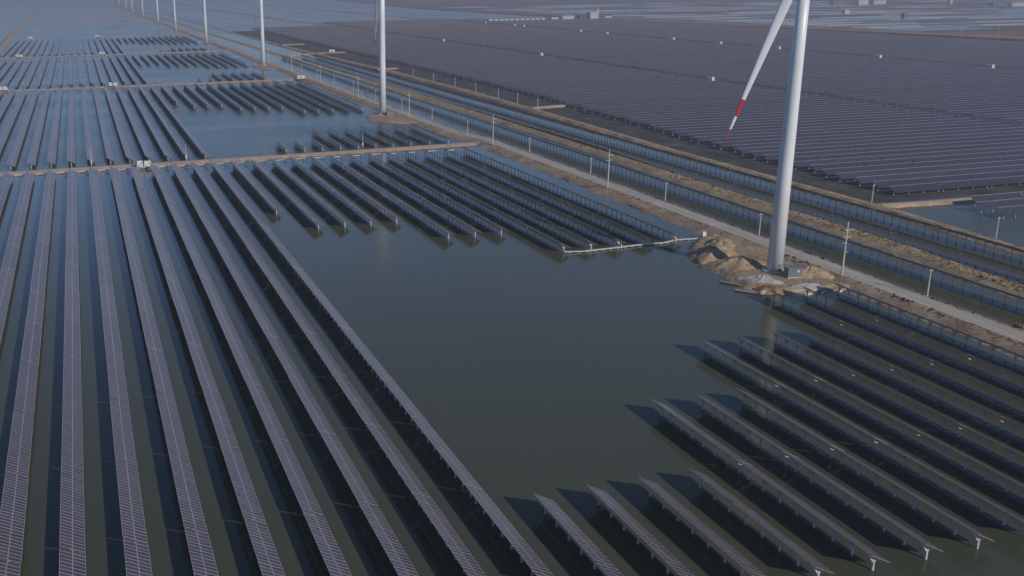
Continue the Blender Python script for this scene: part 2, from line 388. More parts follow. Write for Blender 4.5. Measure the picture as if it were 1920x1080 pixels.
def leg_into(mb, y, hc, detail=True, mi=0, sub=.3):
    if hc == HCC: detail = False
    r = .20; zt = hc-.75
    mb.tube([(0, y, -sub), (0, y, zt)], [r, r], 8 if detail else 5, mi)
    if detail:
        zz = lambda x: hc - x*TT - .28
        mb.bar((-.22, y, zt-.25), (-.22, y, zz(-.22)), .12, mi=mi); mb.bar((.22, y, zt-.25), (.22, y, zz(.22)), .12, mi=mi)
        mb.bar((-.3, y, zt+.12), (.3, y, zt+.12), .09, mi=mi)
        mb.bar((-.12, y, zt-.42), (-1.0, y, zz(-1.0)), .10, mi=mi); mb.bar((.12, y, zt-.35), (.95, y, zz(.95)), .08, mi=mi)
    elif hc == HCC:
        mb.tube([(0, y, zt), (0, y, hc-.2)], [.2, .16], 8, mi); mb.bar((-.7, y, hc-.1), (.7, y, hc-.75), .12, mi=mi)
    else:
        mb.bar((0, y, zt-.1), (-.9, y, hc+.9*TT-.25), .12, mi=mi); mb.bar((0, y, zt), (0, y, hc-.2), .14, mi=mi)
PM = ['panel', 'back', 'frame']
_cache = {}
def cached(key, fn):
    if key not in _cache: _cache[key] = fn()
    return _cache[key]
def table_mesh(hc, panels):
    def fn():
        mb = MB(); table_into(mb, 0, hc, panels); rafters_into(mb, 0, hc, POSTS)
        return mb.mesh('table', PM)
    return cached(('t', hc, panels), fn)
def legs_mesh(hc):
    def fn():
        mb = MB(); [leg_into(mb, q, hc, False) for q in POSTS]
        return mb.mesh('leg_line', ['post'])
    return cached(('l', hc), fn)
def leg_mesh(hc, end=False):
    def fn():
        mb = MB(); leg_into(mb, 0, hc, True)
        if end:
            mb.bar((-.15, 0, hc-1.25), (-1.35, 0, hc+1.35*TT-.25), .15); mb.bar((.15, 0, hc-1.15), (1.2, 0, hc-1.2*TT-.25), .12)
        return mb.mesh('leg', ['post'])
    return cached(('g', hc, end), fn)
def array_mesh(k, hc, P, fixed=False):
    def fn():
        mb = MB()
        for i in range(k):
            table_into(mb, i*P, hc, True, False, P-.5)
            if fixed: mb.box(Vector((0, i*P+(P-.5)/2, hc)) - UX*(TW/2+.12) - UN*.02, (.18, P-.5, .1), 2, (UX, UY, UN))
        return mb.mesh('panel_array', ['panel2' if fixed else 'panel', 'back', 'tray' if fixed else 'frame'])
    return cached(('a', k, hc, P, fixed), fn)
def arraylegs_mesh(k, hc, P, n=5):
    def fn():
        mb = MB()
        for i in range(k):
            for j in range(n): leg_into(mb, i*P+1.1+j*(P-2.7)/(n-1), hc, False)
        return mb.mesh('leg_line', ['post'])
    return cached(('al', k, hc, P, n), fn)
def panel_mesh():
    def fn():
        mb = MB(); a, b, t = 2.11/2, .5, .04; w = .05
        p = [(sx*a, sy*b, z) for z in (0, -t) for sx, sy in ((-1, -1), (1, -1), (1, 1), (-1, 1))]
        p += [(sx*(a-w), sy*(b-w), -.004) for sx, sy in ((-1, -1), (1, -1), (1, 1), (-1, 1))]
        mb.add(p, [(8, 9, 10, 11)], 0)
        mb.add(p, [(0, 1, 9, 8), (1, 2, 10, 9), (2, 3, 11, 10), (3, 0, 8, 11), (0, 4, 5, 1), (1, 5, 6, 2), (2, 6, 7, 3), (3, 7, 4, 0)], 1)
        mb.add(p, [(7, 6, 5, 4)], 2)
        return mb.mesh('panel', ['glass', 'frame', 'back'])
    return cached('p', fn)
def combiner_mesh():
    def fn():
        mb = MB()
        mb.box((-.25, 0, HC-.55), (.18, .30, .36), 0)
        return mb.mesh('inverter_box', ['offwhite'])
    return cached('cb', fn)
rj = random.Random(77)
def row(x, bounds, label, group, hc=HC, near=None, indleg=None, name='solar_panel_row', boxes=True):
    """a row at x made of tables between successive bounds along Y; near(y): panels one by one; indleg(y): legs one by one"""
    r = tag(link(name, None, loc=(x, bounds[0], 0)), label, 'solar panels', group)
    for a, b in zip(bounds, bounds[1:]):
        s = (b-a-.36)/TL; lo = a-bounds[0]+.18
        nr = near and near((a+b)/2); dz = rj.uniform(-.05, .05)
        t = link('table', table_mesh(hc, not nr), r, (rj.uniform(-.04, .04), lo, dz), (0, rj.uniform(-.010, .010), 0), (1, s, 1))
        if nr:
            for i in range(28):
                for sx in (-1, 1):
                    c = UX*(sx*1.075); link('panel', panel_mesh(), t, (c.x, .51+i*1.02, hc+c.z+rj.uniform(-.006, .006)), (rj.uniform(-.004, .004), TILT+rj.uniform(-.004, .004), 0))
        if indleg and indleg((a+b)/2):
            for q in POSTS: link('leg', leg_mesh(hc, hc == HC and a == bounds[0] and q == POSTS[0]), r, (0, lo+q*s, 0))
        else:
            g = link('leg_line', legs_mesh(hc), r, (0, lo, 0), None, (1, s, 1)); g['kind'] = 'stuff'
        if boxes and b < 360:
            y_ = lo+3+rj.uniform(-.5, 1.5)
            for i in range(3): link('inverter_box', combiner_mesh(), r, (0, y_+i*.75, hc-HC+rj.uniform(-.1, .1)))
    return r
def farrow(x, y0, k, P, label, group, hc=HC, rot=None, n=5):
    r = tag(link('solar_panel_row', None, loc=(x, y0, 0), rot=rot), label, 'solar panels', group)
    a = link('panel_array', array_mesh(k, hc, P, rot is not None), r); g = link('leg_line', arraylegs_mesh(k, hc, P, n), r); g['kind'] = 'stuff'
    return r
RX = [174+1.9, 185.4+1.9, 196.6+1.9, 207.8+1.9]
def rowx(n):
    if n <= 7: return -7.57+9.80*n
    if n <= 17: return 71.2+10.31*(n-8)
    return RX[n-18]-1.2
def lattice(start, P, k): return [start+P*i for i in range(k+1)]
P1 = 29.2; Y1 = 145.4
# nearest pond: long rows
for n in range(-5, 8):
    i = 7-n
    lab = "long solar panel row bordering the open water in the nearest pond" if i == 0 else "%s long solar panel row left of the open water, nearest pond" % ordw(i+1)
    row(rowx(n), lattice(Y1-3*P1, P1, 15), lab, 'long panel rows in the nearest pond', near=(lambda y: 100 < y < 235) if n > -4 else None)
# short rows at the far side of the nearest pond
UPT = 494.6
ends = {8: 4, 9: 5, 10: 5, 11: 5, 12: 5, 13: 6, 14: 6, 15: 6, 16: 7, 17: 7, 18: 7, 19: 7, 20: 7}
for n, k in ends.items():
    row(rowx(n), [UPT-P1*k+P1*i for i in range(k+1)], "%s short solar panel row from the left behind the open water, nearest pond" % ordw(n-7), 'short panel rows behind the open water, nearest pond',
        indleg=lambda y: y < 330)
# short rows at the bottom right
NB = [49.5, 77, 105.6, 138.7, 167.8, 196.8, 225.8]
for n in range(8, 22):
    top = 4 if n <= 11 else 5 if n <= 14 else 6 if n <= 18 else 7
    row(rowx(n), NB[2:top] if n < 16 else NB[1:top], "%s short solar panel row from the left in the bottom right foreground" % ordw(n-7), 'short panel rows in the foreground',
        near=(lambda y: y < 145) if n < 12 else None, indleg=lambda y: True)
# second pond: single tables still show
Y2, P2 = 519.5, 28.4
for n in range(-8, 8):
    row(rowx(n)-.5, lattice(Y2, P2, 14), "%s long solar panel row left of the open water, second pond" % ordw(8-n), 'long panel rows in the second pond', boxes=False)
for n in range(8, 21):
    k = 5 if n == 8 else 6 if n <= 11 else 7 if n <= 15 else 8
    row(rowx(n)-1, lattice(Y2+P2*(14-k), P2, k), "%s short solar panel row from the left behind the open water, second pond" % ordw(n-7), 'short panel rows behind the open water, second pond', boxes=False)
for q, n in enumerate(range(11, 21)):
    k = 1 if n <= 13 else 2
    row(rowx(n)+3.5, lattice(Y2+6, P2 if n <= 13 else 35, k), "%s stub of solar panel row from the left beyond the nearest cross dyke" % ordw(q+1), 'stub rows beyond the nearest dyke', boxes=False)
# third and fourth pond
for pond, y0, P, kk, n0 in (("third", 951, 29.2, 14, -9), ("fourth", 1398, 29.2, 15, -9)):
    for n in range(n0, 8):
        farrow(rowx(n)-1.5, y0, kk if n > -5 or pond == "fourth" else kk-1, P, "%s long solar panel row left of the open water, %s pond" % (ordw(8-n), pond), 'long panel rows in the %s pond' % pond)
    for n in range(8, 20):
        k = 6 if n <= 10 else 7 if n <= 14 else 8
        farrow(rowx(n)-2, y0+P*(kk-k), k, P, "%s short solar panel row from the left behind the open water, %s pond" % (ordw(n-7), pond), 'short panel rows behind the open water, %s pond' % pond)
    for q, n in enumerate(range(12, 19)):
        farrow(rowx(n)-1, y0+3, 1 if n <= 13 else 3, P, "%s stub of panel row from the left, near edge of the %s pond" % (ordw(q+1), pond), 'stub rows at the near edge of the %s pond' % pond)
# the three rows in the canals between road and banks
for x, lab in ((246.2, 'long solar panel row in the canal between the gravel road and the first earth bank'),
               (271.5, 'long solar panel row right beside the first earth bank, in the middle canal'),
               (290.2, 'long solar panel row left of the farther earth bank, in the middle canal')):
    row(x, lattice(124, 29.3, 38), lab, 'panel rows in the canals', hc=HCC, indleg=lambda y: 190 < y < 330)

# dense field across the canals: rows run across, facing the camera
PR = 10.5
def left_edge(y): return interp([(330, 329), (420, 329), (500, 335), (650, 343), (700, 350), (1000, 352), (2300, 352)], y)
BL = [(None, 539, 'nearest'), (553, 865, 'middle'), (880, 1240, 'farthest')]
cand = []; j = 0; yy = 330.4
while yy < 2310:
    for bi, (x0, x1, nm) in enumerate(BL):
        a = left_edge(yy) if x0 is None else x0
        if a > 1.18*yy+60: continue
        if yy > 2080 and bi == 0: continue
        cand.append((math.hypot(yy, (a+x1)/2), bi, a, x1, yy, j))
    j += 1; yy += PR
cand.sort()
NIND = 110
cnt = [0, 0, 0]; rest = MB(); rq = random.Random(5)
PRT = 26.0
for q, (d, bi, a, x1, yy, j) in enumerate(cand):
    a = a + rq.choice((0, 0, 0, 2.2, -1.5)); k = int((x1-a)/PRT); P = (x1-a)/k
    Pq = round(P*4)/4
    if q < NIND:
        cnt[bi] += 1
        farrow(a, yy, k, Pq, "%s solar panel row from the front in the %s block of the dense field" % (ordw(cnt[bi]), BL[bi][2]), 'panel rows of the dense field, %s block' % BL[bi][2],
               hc=2.6, rot=(0, 0, -math.pi/2), n=4)
    else:
        # low detail strip: glass slab with its posts
        s = MB(); table_into(s, 0, 2.6, True, False, x1-a-.4)
        s.box(Vector((0, (x1-a-.4)/2, 2.6)) - UX*(TW/2+.12) - UN*.02, (.18, x1-a-.4, .1), 2, (UX, UY, UN))
        for y_ in range(4, int(x1-a), 13): s.box((0, y_, 1.0), (.3, .3, 2.6), 3)
        base = len(rest.v); rest.v += [(a+v[1], yy-v[0], v[2]) for v in s.v]
        rest.f += [tuple(i+base for i in f) for f in s.f]; rest.m += s.m
def panel_rows_mat():
    m = material('solar_glass_field', (.022, .026, .050), .16); n, l, b = nodes(m)
    g = n.new("ShaderNodeNewGeometry"); sp = n.new("ShaderNodeSeparateXYZ"); l.new(g.outputs["Position"], sp.inputs[0])
    v = math_(m, 'ABSOLUTE', math_(m, 'SUBTRACT', math_(m, 'FRACT', math_(m, 'DIVIDE', sp.outputs[0], PITCH)), .5))
    k = math_(m, 'GREATER_THAN', v, .44)
    c = ramp(m, noise(m, .02, 3, .6, stretch=(.25, 1.6, 1)), [(.35, (.024, .027, .042)), (.65, (.046, .047, .062))])
    basecol(m, mixc(m, k, c, (.27, .25, .27))); return m
M['panelfield'] = panel_rows_mat()
o = link('solar_field', rest.mesh('solar_field', ['panelfield', 'back', 'tray', 'post'])); o['kind'] = 'stuff'
o['label'] = 'distant dense solar panel rows reaching back to the levee'
# three rows in the little pond right of the corner dyke
for i, (a, y_) in enumerate(((341, 302.5), (334, 293), (334, 283))):
    farrow(a, y_, 3, 26.0, "%s solar panel row from the back in the small pond at the right edge" % ordw(i+1), 'panel rows in the small pond', hc=3.0, rot=(0, 0, -math.pi/2), n=5)

# ---------------------------------------------------------------- wind turbines
HUB, RB = 98.0, 60.0
def blade_mesh(z0=1.6):
    mb = MB(); N = 44; rings = []
    for i in range(N+1):
        t = i/N; r = z0 + (RB-z0)*t
        ch = 1.8 if t < .03 else (1.8+(3.1-1.8)*min(1, (t-.03)/.17)) if t < .2 else 3.1*(1-(t-.2)/.8)**.85*.92+.25
        th = 2.0 if t < .03 else max(.14, 2.0*(1-min(1, (t-.03)/.25))+ch*.2*min(1, (t-.03)/.25))
        tw = math.radians(14*(1-t)**2); off = -.15*ch
        ring = []
        for k in range(10):
            a = 2*math.pi*k/10; px_ = off*(-1)+ch/2*math.cos(a)-.15*ch; py_ = th/2*math.sin(a)*(1+.35*math.cos(a))
            ring.append((px_*math.cos(tw)-py_*math.sin(tw), px_*math.sin(tw)+py_*math.cos(tw) - 2.2*t*t, r))
        rings.append(ring)
    vs_ = [p for r in rings for p in r]
    for i in range(N):
        t = (i+.5)/N; mi = 1 if (.775 < t < .855 or t > .94) else 0
        for k in range(10):
            a, b = i*10+k, i*10+(k+1) % 10; mb.f.append((a, b, b+10, a+10)); mb.m.append(mi)
    mb.v = vs_; mb.f.append(tuple(N*10+k for k in range(10))); mb.m.append(1)
    return mb.mesh('blade', ['tower', 'red'], True)
mb = MB(); mb.tube([(0, 0, HUB-1.9)] + [(0, 0, z) for z in (64, 32.1, 32, 0)], [1.6, 1.85, 2.12, 2.12, 2.4], 32); TOWER = mb.mesh('tower', ['tower'], True)
mb = MB(); mb.tube([(0, 0, -.3), (0, 0, .35)], [4.0, 3.7], 24); FOUND = mb.mesh('foundation', ['pole'])
mb = MB()
for z in (32, 64): mb.tube([(0, 0, z-.12), (0, 0, z+.12)], [2.16 if z < 40 else 1.9]*2, 32)
FLANGE = mb.mesh('flange', ['tower'])
mb = MB(); mb.box((0, 2.2, 0), (3.6, 10.5, 3.8)); mb.box((0, 2.6, 2.05), (2.6, 6, .4)); mb.box((0, 7.2, 2.4), (.2, .2, 1.2)); NAC = mb.mesh('nacelle', ['white'])
mb = MB(); mb.tube([(0, -6.6, 0), (0, -6.3, 0), (0, -5.4, 0), (0, -4.2, 0), (0, -3.05, 0)], [.2, .9, 1.5, 1.75, 1.7], 20); HUBM = mb.mesh('hub', ['white'], True)
mb = MB(); mb.box((0, 0, 1.1), (1.0, .12, 2.2)); DOOR = mb.mesh('door', ['grey_metal'])
mb = MB(); mb.box((0, 0, .3), (1.4, 1.6, .6)); mb.box((0, -1.1, .15), (1.4, .7, .3)); STEP = mb.mesh('step', ['steel'])
BLADE = blade_mesh()
TL_ = ['nearest and largest wind turbine, red-banded blade hanging beside its tower, by sand piles',
       'second nearest wind turbine, on a reddish islet beside the gravel road',
       'third nearest wind turbine, standing on the causeway left of the dense panel field'] + \
      ['%s nearest wind turbine in the line running to the horizon' % ordw(k) for k in range(4, 12)]
AZ = [None, 180, 185, 65, 60, 100, 30, 80, 10, 50, 90]
for k, (tx, ty) in enumerate(TURB):
    t = tag(link('wind_turbine', None, loc=(tx, ty, 1.25)), TL_[k], 'wind turbine', 'wind turbines along the causeway')
    link('tower', TOWER, t); link('foundation', FOUND, t); link('flange', FLANGE, t)
    link('door', DOOR, t, (.0, -2.38, .6)); link('step', STEP, t, (0, -3.3, 0))
    yaw = math.radians(-28 if k == 0 else -76)
    link('nacelle', NAC, t, (0, 0, HUB), (0, 0, yaw))
    h = link('hub', HUBM, t, (0, 0, HUB), (0, 0, yaw))
    a0 = math.radians(180+18.6) if k == 0 else math.radians(AZ[k])
    for i in range(3):
        link('blade', BLADE, h, (0, -4.4, 0), (0, a0+i*2*math.pi/3, 0))

# ---------------------------------------------------------------- things on the first islet
def mound(name, c, rx, ry, h, rot, mat, label, cat, group, seed, z0=1.0, peak=1.3, rough=.16):
    rnd = random.Random(seed); nr, na = 24, 72; vs_ = []; fs = []
    ph = [rnd.uniform(0, 6.28) for _ in range(6)]
    vs_.append((0, 0, h))
    for i in range(1, nr+1):
        for j in range(na):
            a = 2*math.pi*j/na; r = i/nr
            rr = r*(1+.10*math.sin(2*a+ph[0])+.08*math.sin(3*a+ph[1])+.05*math.sin(7*a+ph[2]))
            z = h*max(0, 1-r**peak); z *= 1+rough*math.sin(5*a+ph[3]+r*4)*r+.5*rough*math.sin(11*a+ph[4])*r
            z += (rnd.uniform(-.5, .5)*.45 + .5*math.sin(rr*9+3*a+ph[5])*math.sin(6*a-rr*7))*rough*h*.55*(1 if i < nr else 0)
            vs_.append((rr*rx*math.cos(a), rr*ry*math.sin(a), z-(.5 if i == nr else 0)))
    for j in range(na): fs.append((0, 1+j, 1+(j+1) % na))
    for i in range(nr-1):
        for j in range(na):
            a, b = 1+i*na+j, 1+i*na+(j+1) % na; fs.append((a, a+na, b+na, b))
    me = bpy.data.meshes.new(name); me.from_pydata(vs_, [], fs); me.materials.append(M[mat]); smoothed(me); me.update()
    return tag(link(name, me, None, (c[0], c[1], z0), (0, 0, math.radians(rot))), label, cat, group)
mound('sand_pile', (198.5, 270), 10.5, 7, 3.5, 35, 'sand', 'tall left sand pile at the tip of the turbine islet', 'sand pile', 'sand piles by the nearest turbine', 1)
mound('sand_pile', (197.6, 256.5), 9.0, 6.0, 3.1, -25, 'sand', 'middle sand pile just left of the nearest turbine tower', 'sand pile', 'sand piles by the nearest turbine', 2)
mound('sand_pile', (211.3, 240.2), 7.2, 5.0, 3.0, -15, 'sand', 'round sand pile right of the nearest turbine tower', 'sand pile', 'sand piles by the nearest turbine', 3)
mound('sand_pile', (207.5, 280), 9, 5.5, 2.6, 60, 'sand', 'low sand heap behind the left pile, near the road', 'sand pile', 'sand piles by the nearest turbine', 9)
mound('gravel_pile', (193.2, 239.4), 7.6, 3.5, 2.5, -52, 'white_gravel', 'long white gravel heap at the water edge before the turbine', 'gravel pile', None, 4, .8, .8, .3)
mound('red_soil_patch', (191.0, 233.4), 4.2, 2.2, 1.3, -25, 'red_soil', 'low red soil heap below the white gravel', 'soil heap', None, 5, .5)
mound('gravel_spread', (202.5, 231.4), 9, 2.6, 1.2, -4, 'white_gravel', 'flat pale gravel spread along the islet front edge', 'gravel', None, 6, .75, .9, .25)
# loose clods and stones on the islet
rnd = random.Random(21); mb = MB()
for _ in range(420):
    x, y_ = rnd.uniform(187.5, 216), rnd.uniform(229, 290); r = .12+.38*rnd.random()**3
    if x < 189+max(0, y_-262)*.5: continue
    z = 1.2
    p = [(x+r*math.cos(a)*rnd.uniform(.6, 1.2), y_+r*math.sin(a)*rnd.uniform(.6, 1.2), z-.1) for a in (0, 1.26, 2.51, 3.77, 5.03)]
    mb.add(p+[(x+rnd.uniform(-.3, .3)*r, y_+rnd.uniform(-.3, .3)*r, z+r*rnd.uniform(.6, 1.1))], [(i, (i+1) % 5, 5) for i in range(5)])
o = link('rubble', mb.mesh('rubble', ['sand'])); o['kind'] = 'stuff'; o['label'] = 'loose clods and stones scattered over the turbine islet'
# transformer cabinet
t = tag(link('transformer_cabinet', None, loc=(204.6, 239.9, 1.25), rot=(0, 0, math.radians(-8))), 'dark grey transformer cabinet at the foot of the nearest turbine', 'cabinet')
mb = MB(); mb.box((0, 0, .15), (5.0, 3.0, .3)); link('plinth', mb.mesh('plinth', ['pole']), t)
mb = MB(); mb.box((0, 0, 1.65), (4.6, 2.6, 2.7)); link('body', mb.mesh('body', ['grey_metal']), t)
mb = MB(); mb.box((0, 0, 3.06), (4.9, 2.9, .14)); link('roof', mb.mesh('roof', ['grey_metal']), t)
for x in (-1.1, 0, 1.1):
    mb = MB(); mb.box((x, -1.32, 1.6), (1.0, .05, 2.2)); link('door', mb.mesh('door', ['grey_metal']), t)
mb = MB(); mb.box((.9, -1.36, 2.1), (.6, .03, .7)); link('sign_plate', mb.mesh('sign_plate', ['white']), t)
t = tag(link('transformer_cabinet', None, loc=(203.5, 648.5, 1.25)), 'small grey cabinet at the foot of the second turbine', 'cabinet')
mb = MB(); mb.box((0, 0, 1.4), (4.4, 2.6, 2.8)); link('body', mb.mesh('body', ['grey_metal']), t)
mb = MB(); mb.box((0, 0, 2.87), (4.7, 2.9, .14)); link('roof', mb.mesh('roof', ['grey_metal']), t)
# rafts on the shore
def raft(c, lx, ly, rot, label, floats):
    t = tag(link('raft', None, loc=(c[0], c[1], 0), rot=(0, 0, math.radians(rot))), label, 'raft', 'rafts at the islet')
    for i in range(int(lx/.5)):
        mb = MB(); mb.box((-lx/2+.25+i*.5, 0, .34), (.44, ly, .08)); link('plank', mb.mesh('plank', ['wood']), t)
    for y_ in (-ly/2+.3, ly/2-.3):
        mb = MB(); mb.tube([(-lx/2, y_, .12), (lx/2, y_, .12)], [.22, .22], 8); link('pontoon', mb.mesh('pontoon', ['dark']), t)
    for i in range(floats):
        mb = MB(); mb.box((lx/2-.5, -ly/2+.5+i*1.5, .75), (.9, .9, .7)); link('float_block', mb.mesh('float_block', ['white']), t)
raft((184.6, 233.6), 8.5, 2.2, -50, 'pale plank raft with white float blocks moored before the gravel heap', 2)
raft((184.6, 242.6), 6.5, 1.3, -58, 'narrow dark plank raft along the islet shore', 0)
for i, (x, y_) in enumerate(((199.2, 226.3), (205.2, 226.6), (210.4, 226.0))):
    mb = MB(); mb.tube([(-1.3, 0, .2), (1.3, .2, .2)], [.25, .25], 8)
    tag(link('float_tube', mb.mesh('float_tube', ['white']), None, (x, y_, 0), (0, 0, .2*i)), '%s white float tube from the left along the islet front' % ordw(i+1), 'float', 'float tubes at the islet')
# ---------------------------------------------------------------- floating walkways
def walkway(pts, label, posts, name='floating_walkway'):
    t = tag(link(name, None, loc=(pts[0][0], pts[0][1], 0)), label, 'walkway', 'floating walkways')
    o = Vector((pts[0][0], pts[0][1], 0))
    for a, b in zip(pts, pts[1:]):
        mb = MB(); A, B = Vector((a[0], a[1], .42))-o, Vector((b[0], b[1], .42))-o
        mb.bar(A, B, 1.0, .18); link('deck', mb.mesh('deck', ['white']), t)
        mb = MB(); D = (B-A); k = max(2, int(D.length/2.5))
        for i in range(k): mb.box(A+D*((i+.5)/k)-Vector((0, 0, .28)), (.9, .9, .4))
        link('floats', mb.mesh('floats', ['grey_metal']), t)
    for p in posts:
        mb = MB(); q = Vector((p[0], p[1], 0))-o; mb.bar(q+Vector((0, 0, -.3)), q+Vector((0, 0, 1.5)), .25); link('post', mb.mesh('post', ['white']), t)
    return t
wy = [ground(x, y, .4) for x, y in ((1058, 472), (1095, 471), (1165, 463), (1205, 458), (1245, 455), (1268, 449.5), (1340, 445), (1364, 442))]
walkway(wy, 'white floating walkway linking the row ends left of the sand piles', [wy[2], wy[3], wy[5], wy[6], wy[7]])
mb = MB(); mb.box((0, 0, 1.9), (1.4, .9, 1.5)); mb.bar((-.4, 0, -.3), (-.4, 0, 1.3), .14); mb.bar((.4, 0, -.3), (.4, 0, 1.3), .14)
c = ground(1319, 446, .4); tag(link('control_box', mb.mesh('control_box', ['white']), None, (c[0], c[1], 0)), 'white control box standing at the floating walkway', 'control box')
w2 = [ground(x, y, .4) for x, y in ((1592, 542), (1618, 538), (1622, 537))]
walkway(w2, 'short white gangway at the road bank right of the turbine', [w2[1]])
# cable trays between row ends at the first cross dyke
mb = MB(); mb.bar((-2.6, 0, 1.0), (2.6, 0, 1.1), .5, .25); mb.bar((-2, 0, -.3), (-2, 0, 1), .15); mb.bar((2, 0, -.3), (2, 0, 1), .15); mb.box((2.2, 0, 1.35), (.5, .5, .5))
TRAY = mb.mesh('cable_tray', ['white'])
for i, n in enumerate(range(-4, 20)):
    x = (rowx(n)+rowx(n+1))/2
    tag(link('cable_tray', TRAY, None, (x, UPT+4+rj.uniform(-.7, .7), 0)), '%s white cable tray from the left between row ends before the nearest cross dyke' % ordw(i+1), 'cable tray', 'cable trays at the dyke')

# ---------------------------------------------------------------- inverter stations
def station_parts(t, S=1.0, stilts=True):
    mb = MB(); mb.box((0, 0, 1.9), (10, 4.6, .3)); link('platform', mb.mesh('platform', ['pole']), t)
    if stilts:
        for x in (-4.5, -1.5, 1.5, 4.5):
            for y_ in (-1.9, 1.9):
                mb = MB(); mb.box((x, y_, .75), (.35, .35, 2.0)); link('stilt', mb.mesh('stilt', ['pole']), t)
    for x, w, h in ((-2.6, 3.4, 3.2), (2.2, 4.2, 2.9)):
        mb = MB(); mb.box((x, 0, 2.05+h/2), (w, 3.0, h)); c = link('cabin', mb.mesh('cabin', ['white']), t)
        mb = MB(); mb.box((x-.5, -1.52, 2.05+1.1), (.9, .05, 2.0)); link('door', mb.mesh('door', ['offwhite']), c)
        mb = MB(); mb.box((x+w*.28, -1.52, 2.05+h*.6), (.9, .05, .9)); link('louvre', mb.mesh('louvre', ['grey_metal']), c)
    mb = MB(); mb.box((0, 0, 2.9), (1.0, 1.4, 1.7)); link('transformer', mb.mesh('transformer', ['grey_metal']), t)
    for y_ in (-2.2, 2.2):
        mb = MB(); mb.bar((-4.9, y_, 3.0), (4.9, y_, 3.0), .06)
        for x in (-4.9, -2.4, 0, 2.4, 4.9): mb.bar((x, y_, 2.0), (x, y_, 3.0), .06)
        link('railing', mb.mesh('railing', ['steel']), t)
proto = tag(link('inverter_station', None, loc=(27.3, 501.5, 0)), 'white inverter station on stilts beside the nearest cross dyke', 'inverter station', 'inverter stations on the dykes')
station_parts(proto); proto.scale = (.8, .8, .8)
def copy_tree(o, parent=None):
    c = o.copy(); COL.objects.link(c); c.parent = parent
    for ch in list(o.children): copy_tree(ch, c)
    return c
def station(x, y, label, group, z=0, rot=0, sc=.85):
    c = copy_tree(proto); c.location = (x, y, z); c.rotation_euler = (0, 0, rot); c['label'] = label; c['group'] = group; c.scale = (sc, sc, sc)
G = 'inverter stations on the dykes'
for x, y_, lab in ((28.5, 930.5, 'white inverter station on the second cross dyke, middle of the long rows'), (-66, 928, 'white inverter station on the second cross dyke at the left picture edge'),
                   (-73, 1372, 'white inverter station on the third cross dyke, far left'), (31, 1383, 'white inverter station on the third cross dyke, nearer the turbines'),
                   (-78, 1860, 'white inverter station on the fourth cross dyke, far left'), (36, 1871, 'white inverter station on the fourth cross dyke, nearer the turbines'),
                   (204, 934, 'white inverter station at the right end of the second cross dyke'), (326, 1296, 'white inverter station on the farther bank at the canal crossing')):
    station(x, y_, lab, G, .4)
for i, (x, y_) in enumerate(((1305, 152), (985, 105), (802, 78), (683, 59))):
    c = ground(x, y_, 2); station(546, c[1], '%s nearest white inverter station on the first lane of the dense field' % ordw(i+1), 'inverter stations in the first lane', .6, math.pi/2, .9)
for i, (x, y_) in enumerate(((1818, 129), (1616, 110), (1404, 94), (1302, 84), (1217, 76), (1092, 65), (1045, 60.5), (941, 51), (921, 49.5), (873, 44.5))):
    c = ground(x, y_, 2); station(873, c[1], '%s nearest white inverter station on the second lane of the dense field' % ordw(i+1), 'inverter stations in the second lane', .6, math.pi/2, .95)
# ---------------------------------------------------------------- poles
mb = MB(); mb.tube([(0, 0, -.3), (0, 0, 17.4)], [.36, .22], 10); PT = mb.mesh('shaft', ['pole'])
mb = MB(); mb.box((0, 0, 0), (2.8, .16, .18)); ARM = mb.mesh('crossarm', ['pole'])
mb = MB(); mb.tube([(0, 0, 0), (0, 0, .35)], [.12, .08], 8); INS = mb.mesh('insulator', ['white'])
mb = MB(); mb.box((0, 0, 0), (.7, .5, .6)); PBX = mb.mesh('switch_box', ['grey_metal'])
def tallpole(x, y_, z, label, k):
    t = tag(link('utility_pole', None, loc=(x, y_, z)), label, 'utility pole', 'tall poles along the road')
    link('shaft', PT, t)
    for zz, ox in ((12.7, .0), (14.8, .6)) if k < 3 else ((14.8, 0),):
        a = link('crossarm', ARM, t, (ox, -.26, zz))
        for q in (-1.2, 1.2): link('insulator', INS, a, (q, 0, .09))
    if k == 0:
        link('switch_box', PBX, t, (-.55, -.3, 10.2)); link('switch_box', PBX, t, (.5, -.3, 8.0)); link('crossarm', ARM, t, (-.6, -.26, 10.9), None, (.5, 1, 1))
for i, y_ in enumerate((235.3, 377, 504, 632, 760, 888, 1016, 1144)):
    tallpole(218.6 if y_ < 530 else 212.2, y_, 1.2, 'nearest tall concrete pole with crossarms, right of the nearest turbine' if i == 0 else '%s nearest tall concrete pole along the left side of the road' % ordw(i+1), i)
mb = MB(); mb.tube([(0, 0, -.3), (0, 0, 8.0)], [.26, .2], 8); PS = mb.mesh('shaft', ['pole'])
mb = MB(); mb.box((0, 0, 0), (1.6, .14, .14)); ARS = mb.mesh('crossarm', ['pole'])
def shortpole(x, y_, z, label, group):
    t = tag(link('short_pole', None, loc=(x, y_, z)), label, 'pole', group)
    link('shaft', PS, t); link('crossarm', ARS, t, (0, -.2, 7.6))
for i, y_ in enumerate((212.5, 287, 347, 410, 477, 549, 612, 676, 742, 808, 874, 940, 1010, 1080)):
    shortpole(228.3 if y_ < 540 else 221.5, y_, 1.2, '%s nearest short pole along the right side of the road' % ordw(i+1), 'short poles along the road')
for i, y_ in enumerate((258, 317.5, 642, 679, 718, 767, 814, 868, 925)):
    shortpole(interp(B3, y_)+(1.2 if y_ > 300 else 3.2), y_, .7, '%s nearest short pole on the farther earth bank' % ordw(i+1), 'short poles on the farther bank')
